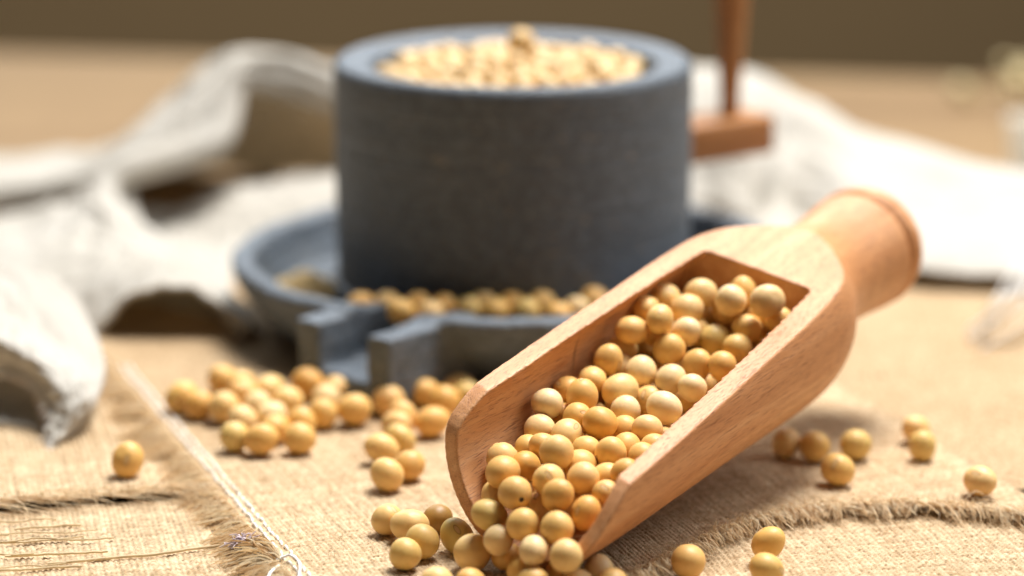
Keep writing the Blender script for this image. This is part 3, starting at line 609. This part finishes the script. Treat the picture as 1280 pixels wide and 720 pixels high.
mtx = Matrix((tuple(U), tuple(-SW), tuple(SV))).transposed().to_4x4(); mtx.translation = Vector(SO) * S
scoop = empty('wooden_scoop'); scoop.matrix_world = mtx
tag(scoop, 'pale beech wood scoop lying on burlap, brimming with soybeans', 'scoop')
nrm_all = np.empty(len(me.vertices) * 3, dtype=np.float32); me.vertices.foreach_get('normal', nrm_all); nrm_all = nrm_all.reshape(-1, 3)
co_all = np.empty(len(me.vertices) * 3, dtype=np.float32); me.vertices.foreach_get('co', co_all); co_all = co_all.reshape(-1, 3)
nf = len(me.polygons); lt = np.empty(nf, dtype=np.int32); me.polygons.foreach_get('loop_total', lt); lv_ = np.empty(lt.sum(), dtype=np.int32); me.loops.foreach_get('vertex_index', lv_)
quads = lv_.reshape(-1, 4) if (lt == 4).all() else None
def piece(name, sel):
    q = quads[sel]; used, inv = np.unique(q, return_inverse=True)
    m2 = mesh_np(name, co_all[used], inv.reshape(-1, 4), True, 1.0)
    m2.normals_split_custom_set_from_vertices([tuple(x) for x in nrm_all[used]])
    return link(name, m2, M['beech'], scoop)
if quads is None: link('bowl', me, M['beech'], scoop)
else:
    cx = co_all[quads].mean(1)[:, 0] / S
    piece('bowl', cx < 12.4); piece('handle', (cx >= 12.4) & (cx < 15.12)); piece('end_knob', cx >= 15.12)

# ------------------------------------------------------------------ soybeans
BEANS = """S -0.468 56.369 1.237 0.358;S 0.067 56.239 1.772 0.360;S -0.355 57.199 1.417 0.325;S 0.231 55.672 1.267 0.347;S 0.552 56.581 1.340 0.325;S -0.201 56.895 2.012 0.372;S 0.766 56.495 1.964 0.351;S 0.942 55.839 1.852 0.349;S 1.482 56.536 1.998 0.351;S 1.519 55.772 1.487 0.333;S 1.965 56.166 1.738 0.325;S 2.366 56.486 2.109 0.325;S 0.920 55.329 1.317 0.353;S 1.992 56.943 1.878 0.325;S 0.765 59.411 2.762 0.346;S 1.532 59.636 2.862 0.369;S 1.239 60.250 2.786 0.338;S 0.606 58.937 2.316 0.337;S 1.089 59.801 2.341 0.325;S 1.409 59.060 2.531 0.332;S 1.894 58.566 2.571 0.372;S 1.188 58.457 2.338 0.361;S 2.387 60.214 2.806 0.397;S 1.792 60.595 2.946 0.338;S 2.484 59.550 2.563 0.331;S 3.032 60.422 2.517 0.353;S 3.309 59.359 2.674 0.383;S 2.897 58.524 2.430 0.344;S 2.437 58.971 2.276 0.329;S 2.435 58.128 2.143 0.343;S 2.089 57.523 2.206 0.369;S 1.586 57.966 2.145 0.326;S 0.935 57.026 2.402 0.370;S 0.702 57.864 2.217 0.344;S 1.438 57.339 2.036 0.340;S 0.375 58.403 2.023 0.326;S 0.279 57.401 1.980 0.338;S 2.753 57.315 2.195 0.325;S 3.040 57.886 2.227 0.325;S 2.699 61.767 3.772 0.348;S 3.263 62.254 3.595 0.348;S 3.520 61.551 3.392 0.371;S 2.967 62.762 3.066 0.325;S 2.498 62.099 3.234 0.325;S 2.143 61.034 3.303 0.342;S 2.430 61.521 2.973 0.325;S 2.873 61.007 3.022 0.366;S 3.930 62.079 3.650 0.357;S 4.605 62.301 3.401 0.363;S 5.077 61.788 3.355 0.334;S 4.131 61.298 3.100 0.358;S 3.515 60.623 2.962 0.346;S 4.683 60.921 3.170 0.325;S 3.963 60.134 2.900 0.326;S 3.524 63.295 4.119 0.365;S 4.353 63.422 4.194 0.366;S 4.981 62.570 4.270 0.364;S 5.298 63.187 4.286 0.339;S 5.754 62.086 4.378 0.381;S 5.705 62.921 3.813 0.360;S 3.990 62.733 3.982 0.390;S 4.456 63.881 3.602 0.325;S 4.927 63.472 3.804 0.343;S 5.336 62.376 3.651 0.329;S 3.070 62.713 4.028 0.325;S 3.326 61.762 4.034 0.325;S 6.085 62.365 3.833 0.325;S -0.282 55.830 0.880 0.325;S 0.449 55.048 0.937 0.325;S 1.103 54.556 1.002 0.341;F -2.713 58.623 0.347 0.347;F -2.204 58.122 0.383 0.380;F -1.918 57.144 0.382 0.382;F -2.241 56.448 0.344 0.344;F -1.619 58.721 0.330 0.330;F -1.179 57.539 0.359 0.358;F -0.830 56.430 0.403 0.403;F -0.101 56.333 0.339 0.335;F 0.230 55.354 0.354 0.354;F 0.441 54.701 0.343 0.342;F -1.537 54.854 0.325 0.325;F -0.833 54.759 0.325 0.325;F 1.792 55.300 0.346 0.346;F 0.979 55.230 0.328 0.328;F 1.324 54.679 0.340 0.334;F 2.059 54.697 0.337 0.326;G -8.212 67.892 0.398 0.398;G -7.708 67.338 0.365 0.365;G -7.378 69.543 0.386 0.386;G -6.859 68.995 0.393 0.385;G -7.064 66.966 0.405 0.394;G -6.720 68.277 0.376 0.361;G -6.116 68.694 0.382 0.382;G -6.284 67.152 0.374 0.374;G -5.559 67.458 0.396 0.396;G -6.545 66.025 0.368 0.368;G -6.597 64.696 0.361 0.361;G -5.937 64.396 0.392 0.380;G -5.853 66.451 0.361 0.361;G -5.676 65.388 0.375 0.356;G -5.093 65.804 0.376 0.376;G -5.033 64.556 0.380 0.380;G -5.153 69.010 0.410 0.410;G -4.634 66.617 0.372 0.372;G -4.449 68.756 0.353 0.352;G -4.622 67.968 0.358 0.358;G -3.869 66.801 0.410 0.410;G -3.073 67.622 0.407 0.407;G -3.879 69.178 0.344 0.344;G -2.668 66.337 0.370 0.370;G -2.777 65.621 0.374 0.367;G -3.060 63.751 0.376 0.376;G -2.649 64.554 0.361 0.361;G -2.842 61.719 0.387 0.387;G -2.358 62.459 0.359 0.359;G -1.924 65.890 0.397 0.397;G -1.684 67.560 0.397 0.397;G -2.185 68.420 0.371 0.371;G -1.336 69.011 0.353 0.353;G -1.139 68.359 0.355 0.341;G -8.911 62.977 0.328 0.398;G 6.465 64.164 0.358 0.358;G 7.123 63.894 0.373 0.367;G 8.089 64.058 0.377 0.377;G 7.469 62.110 0.385 0.385;G 9.705 65.376 0.345 0.345;G 9.670 64.025 0.348 0.348;G 10.587 61.273 0.362 0.362;G 3.702 56.303 0.236 0.366;G 5.433 57.067 0.356 0.356;G 5.279 55.752 0.241 0.371"""
FILL = """5.01 61.59 2.47;5.49 63.27 2.74;4.12 62.64 2.38;3.49 61.61 1.88;0.84 58.18 1.50;6.06 62.21 3.11;4.65 60.01 2.52;3.66 62.65 3.00;2.48 60.03 1.77;2.54 59.16 1.56;3.34 59.65 1.79;1.70 57.86 1.26;4.59 60.64 2.00;1.55 58.56 1.31;4.68 63.14 2.87;3.73 63.60 3.21;1.79 60.45 2.15;2.40 60.99 2.21;3.74 60.96 1.62;3.30 60.37 1.58;1.03 57.15 1.05;5.48 62.93 2.07;3.80 61.14 2.39;4.32 61.63 2.51;4.48 62.32 1.81;5.37 62.50 2.82;4.56 63.86 2.34;3.09 61.88 2.76;4.01 60.13 2.02;4.21 61.67 1.74;4.17 59.23 2.47;1.42 59.48 1.74;4.74 63.01 1.92;5.76 62.00 2.42;3.41 62.33 2.20;0.46 57.56 1.22;2.64 57.84 1.55;3.64 63.17 2.48;1.21 56.51 1.32;5.43 61.01 2.83;2.97 58.48 1.69;3.10 61.25 2.37;6.10 62.75 2.30;3.68 58.75 2.17;0.96 58.86 1.72;2.26 58.40 1.30;2.94 60.97 1.69;5.14 62.26 2.10;4.70 62.27 2.68;2.56 61.68 2.33;-0.21 57.87 2.00;4.15 64.15 3.05;1.81 58.88 1.94;5.86 61.54 2.98;1.93 59.75 2.19;4.19 63.10 3.38;5.18 63.60 1.97;3.77 61.95 2.86;1.72 57.06 1.25;5.91 62.90 3.13"""
def bean_mesh(seed, sq, hil=True):
    bm = bmesh.new(); bmesh.ops.create_icosphere(bm, subdivisions=4 if seed < 20 else 3, radius=1.0); r = random.Random(seed)
    a, b, c = r.uniform(0, 6), r.uniform(0, 6), r.uniform(0, 6)
    for vv in bm.verts:
        n = vv.co.copy(); k = 1 + .038 * math.sin(2.1 * n.x + a) * math.cos(1.7 * n.y + b) + .018 * math.sin(3.3 * n.z + c) - (.05 * math.exp(-((n.y - .5) ** 2 + (n.z + .3) ** 2) / .06) if seed % 3 == 1 else 0)
        d = n.normalized(); q = (d.x - .93) / .07
        e = math.exp(-((d.y / .10) ** 2 + ((d.z - .1) / .38) ** 2)) if d.x > 0 else 0
        k -= .035 * e
        vv.co = Vector((n.x * sq[0], n.y * sq[1], n.z * sq[2])) * k
    me = bpy.data.meshes.new('soybean'); bm.to_mesh(me); bm.free()
    me.transform(Matrix.Scale(.37 * S, 4)); me.polygons.foreach_set('use_smooth', np.ones(len(me.polygons), dtype=bool)); return me
SHAPES = [(1, 1, 1), (1.0, .94, 1.06), (.95, .99, 1.09), (1.05, .95, 1.0), (.93, .95, 1.12), (1.0, 1.04, .93), (1.0, .97, 1.03), (.92, .96, 1.10)]
BM = []
for k, s_ in enumerate(SHAPES):
    m_ = bean_mesh(k, s_); m_.materials.append(M['bean']); BM.append(m_)
BMC = []
for m_ in BM:
    m_ = m_.copy(); m_.materials.clear(); m_.materials.append(M['bean_cream']); BMC.append(m_)
def special(k, s_, mat):
    m_ = bean_mesh(k, s_); m_.materials.append(M[mat]); return m_
gb = np.random.default_rng(31)
def bean(p, r, label, group, me=None, rot=None):
    o = bpy.data.objects.new('soybean', me or BM[gb.integers(0, len(BM))]); col.objects.link(o)
    o.location = Vector(p) * S; sc = r / .37; o.scale = (sc, sc, sc)
    o.rotation_euler = rot if rot is not None else tuple(gb.uniform(0, 6.28, 3))
    tag(o, label, 'soybean', group); return o
SPEC = {
 ('S', 1): ('soybean with a dark speck, on the heap at the scoop mouth', 'bean_spot', (1, 1, 1), (0, 0, 0)),
 ('S', 6): ('wrinkled soybean with a split skin in the heap near the scoop mouth', 'bean_pale', (1.0, 1.0, .95), (.6, -.5, -1.5)),
 ('F', 4): ('dark brown soybean in the spilled row left of the scoop lip', 'bean_dark', (1, 1, 1), (0, 0, 0)),
 ('F', 5): ('greenish oval soybean with its pale scar showing, spilled before the scoop lip', 'bean_green', (.97, .97, 1.13), (.5, -.65, -1.45)),
 ('F', 6): ('largest soybean in front of the scoop mouth, smooth and pale', 'bean_pale', (1, 1, 1), None),
 ('F', 3): ('front-left soybean of the spilled group, nearest the stitched seam', None, None, None),
 ('F', 0): ('leftmost soybean of the spilled group before the scoop', None, None, None),
 ('F', 12): ('oval soybean lying just in front of the scoop lip near the fringe', None, None, None),
 ('G', 34): ('lone soybean on the coarse burlap left of the stitched seam', None, None, None),
 ('G', 35): ('soybean touching the shadow under the scoop, leftmost of four on the right', None, None, None),
 ('G', 36): ('second soybean from the scoop in the loose group right of it', None, None, None),
 ('G', 37): ('soybean at the right end of the loose row beside the scoop', None, None, None),
 ('G', 38): ('soybean in front of the loose row beside the scoop, nearest the frayed edge', None, None, None),
 ('G', 39): ('rear soybean of the touching pair on the right burlap', None, None, None),
 ('G', 40): ('front soybean of the touching pair on the right burlap', None, None, None),
 ('G', 41): ('single soybean at far right, just behind the frayed edge', None, None, None),
 ('G', 42): ('lone orange soybean below the scoop at the curled frayed edge', None, None, None),
 ('G', 43): ('soybean sitting on the frayed fringe at lower right, rear of two', None, None, None),
 ('G', 44): ('pale soybean cut by the lower picture edge, front of two', None, None, None),
}
FL = {1: 'second soybean from the left in the spilled group, speckled and dull', 2: 'soybean touching the front-left bean of the spilled group, leaning inward',
 7: 'soybean squeezed between the largest spilled bean and the scoop lip', 8: 'pale soybean before the scoop mouth, right behind the picture edge', 9: 'soybean below the scoop mouth, half cut by the picture edge',
 10: 'small soybean cut by the picture edge left of the largest spilled bean', 11: 'soybean cut by the picture edge right below the largest spilled bean', 13: 'soybean in front of the scoop lip, below the beans pouring out',
 14: 'soybean mostly below the picture edge in front of the scoop lip', 15: 'rightmost soybean cut by the picture edge before the scoop lip'}
GL = {0: 'leftmost soybean of the blurred cluster left of the mill spout', 1: 'second soybean from the left end of the blurred cluster', 4: 'third soybean from the left end of the blurred cluster, in front', 10: 'front-left soybean of the blurred cluster left of the spout', 11: 'front middle soybean of the blurred cluster, clearest of its three',
 15: 'front-right soybean of the blurred cluster left of the spout', 16: 'tall blurred soybean right below the left wall of the mill spout', 20: 'large soybean at the right end of the blurred cluster, below the spout',
 21: 'soybean alone below the spout opening, between cluster and chain', 23: 'rearmost soybean of the chain beside the scoop lip', 24: 'second rear soybean of the chain beside the scoop lip', 25: 'leftmost soybean of the chain beside the scoop lip', 26: 'middle soybean of the chain beside the scoop lip',
 27: 'front soybean of the chain, nearest the scoop lip and sharpest', 28: 'soybean leaning behind the front bean of the chain by the scoop',
 29: 'bright soybean just left of the scoop corner, in front of its neighbours', 30: 'soybean touching the scoop rim below the mill basin, second in', 31: 'dark shaded soybean under the spout right wall', 32: 'shaded soybean under the basin close to the scoop rim, left of two', 33: 'shaded soybean half hidden by the scoop rim, right of two'}
def default_label(kind, i, p):
    if kind == 'S':
        q = np.array(p) - SO; a, w = float(q @ U), float(q @ SW)
        z = 'pouring over the lip of' if a < .6 else 'near the mouth of' if a < 2.6 else 'in the middle of' if a < 5.2 else 'in the rear half of' if a < 7.9 else 'at the back end of'
        d = 'by the left wall' if w < -.75 else 'by the right wall' if w > .75 else 'along the centre'
        return 'soybean ' + z + ' the wooden scoop, ' + d, 'soybeans ' + z + ' the scoop ' + d
    if kind == 'F': return FL.get(i, 'soybean spilled on the burlap before the scoop mouth, behind the others'), None
    if i in GL: return GL[i], None
    row = 'rear' if p[1] > 70.3 else 'middle' if p[1] > 68.2 else 'front'; sd_ = 'left' if p[0] < -6.2 else 'right'
    return 'soybean in the ' + row + ' part of the blurred cluster by the spout, ' + sd_ + ' half', 'soybeans clustered by the spout, ' + row + ' ' + sd_
cnt = {}
for line in BEANS.split(';'):
    q = line.split(); kind = q[0]; x, y, z, r = map(float, q[1:]); i = cnt.get(kind, 0); cnt[kind] = i + 1
    lab, grp = default_label(kind, i, (x, y, z)); me_, rot = None, None
    if kind in 'FG': z += float(wob(x, y))
    if (kind, i) in SPEC:
        lab, mat, sq, rot = SPEC[(kind, i)]
        if mat: me_ = special(40 + len(bpy.data.meshes) % 7 if False else 5 + i % 7, sq, mat)
        grp = None
    bean((x, y, z), r, lab, grp, me_, rot)
# soybeans lying in the basin round the drum
plate = [(476, 379), (517, 382), (555, 382), (591, 385), (620, 386), (638, 377), (659, 389), (676, 378), (721, 385), (743, 374), (440, 386), (459, 410), (698, 393), (487, 396), (603, 377), (537, 392)]
PB = []
for x, y in plate:
    p = on(x, y, 1.9); d = p[:2] - MC[:2]; r = np.linalg.norm(d); ang = math.atan2(d[1], d[0]); rr = min(max(r, 5.15), 6.4)
    if (x, y) != (459, 410): p = np.array([MC[0] + rr * math.cos(ang), MC[1] + rr * math.sin(ang), 1.85])
    else: p = on(x, y, 1.15)
    PB.append(p)
PB = np.array(PB)
for it in range(200):
    for a in range(len(PB)):
        for b in range(a):
            dv = PB[a] - PB[b]; L_ = np.linalg.norm(dv)
            if L_ < .69: e = dv / L_ * (.69 - L_) * .5; PB[a] += e; PB[b] -= e
    PB[:, 2] = np.clip(PB[:, 2], 1.3, 2.0)
PL = {8: 'right-hand soybean in the basin, next to the scoop rim', 9: 'soybean in the basin peeping over the scoop rim', 10: 'soybean in the basin at the inner left of the spout', 11: 'soybean lying in the spout channel of the basin', 0: 'largest blurred soybean in the basin right behind the spout', 1: 'second soybean along the basin right of the spout'}
for k, p in enumerate(PB): bean(p, .365, PL.get(k, 'soybean in the row along the basin at the foot of the drum'), None if k in PL else 'soybeans in a row in the mill basin')
# soybeans heaped in the drum
cand = []; gm = np.random.default_rng(8)
for tr in range(30000):
    q = gm.uniform(-3.5, 3.5, 2)
    if np.hypot(*q) > 3.44: continue
    if all(np.hypot(*(q - c)) > .555 for c in cand): cand.append(q)
for q in cand:
    rr = np.hypot(*q); z = 7.0 + .30 * (1 - (rr / 3.5) ** 2) + gm.uniform(-.10, .10); a_ = math.degrees(math.atan2(q[1], q[0]))
    where = 'in the middle of' if rr < 1.3 else ('at the right side of' if -45 <= a_ < 45 else 'at the back of' if 45 <= a_ < 135 else 'at the front of' if -135 <= a_ < -45 else 'at the left side of')
    bean((MC[0] + q[0], MC[1] + q[1], z), gm.uniform(.285, .33), 'pale blurred soybean ' + where + ' the heap in the stone drum', 'soybeans heaped in the drum, ' + where.replace(' of', ''), BMC[gm.integers(0, 8)])
tp = at(651, 53, MC[1] + .5); bean(tp, .38, 'single soybean standing up from the top of the heap in the drum', None, BMC[0])
# the beans underneath, glimpsed only through the gaps
VV, FF, n = [], [], 0
bmx = bmesh.new(); bmesh.ops.create_icosphere(bmx, subdivisions=2, radius=1.0); iv = np.array([tuple(q.co) for q in bmx.verts]); fi = np.array([[w.index for w in q.verts] for q in bmx.faces]); bmx.free()
under = [tuple(map(float, l.split())) for l in FILL.split(';')]
for tr in range(90):
    a = gm.uniform(0, 6.28); rr = 3.4 * math.sqrt(gm.uniform()); under.append((MC[0] + rr * math.cos(a), MC[1] + rr * math.sin(a), 6.62 + gm.uniform(-.05, .1)))
for p in under: VV.append(iv * .36 + np.array(p)); FF.append(fi + n); n += len(iv)
o = link('soybean_filling', mesh_np('soybean_filling', np.vstack(VV), np.vstack(FF)), M['bean']); tag(o, 'soybeans deep in the heaps, glimpsed through the gaps', 'soybeans', kind='stuff')

# ------------------------------------------------------------------ far right of the table
cup = empty('ceramic_cup', (18.6, 98, -.6)); tag(cup, 'blurred cream ceramic cup at the right picture edge behind the linen', 'cup')
v, f = lathe(smooth_profile([(0, 0), (.7, 0), (.85, .1), (1.05, .8), (1.2, 1.9), (1.25, 2.2), (1.18, 2.24), (1.1, 2.1), (.95, .8), (.7, .3), (0, .25)], 5), 48); link('body', mesh_np('cup_body', v, f), M['ceramic'], cup)
spr = empty('dried_flower_sprig', (20.6, 112, -.6)); tag(spr, 'blurred sprig of pale dried flowers lying at the back right of the table', 'dried flowers')
gd = np.random.default_rng(3)
for k in range(6):
    a0 = np.array([gd.uniform(3, 6), gd.normal(0, 1.2), gd.uniform(.3, 1.2)]); b0 = np.array([gd.uniform(-2.6, 1.5), gd.normal(0, 1.5), gd.uniform(.3, 1.9)])
    pth = catmull(np.array([a0, .5 * (a0 + b0) + [0, 0, .3], b0]), 10); v, f = tubes(pth[None], np.full((1, 10), .06), 5); st = link('stem', mesh_np('stem', v, f), M['dry_stem'], spr)
    for j in range(2):
        c = b0 + gd.normal(0, .3, 3); vv = iv * (gd.uniform(.2, .42) * gd.uniform(.8, 1.2, (len(iv), 1))) + c; vv[:, 2] = np.maximum(vv[:, 2], 0)
        link('flower_head', mesh_np('flower_head', vv, fi, True), M['dry_petal'], st)
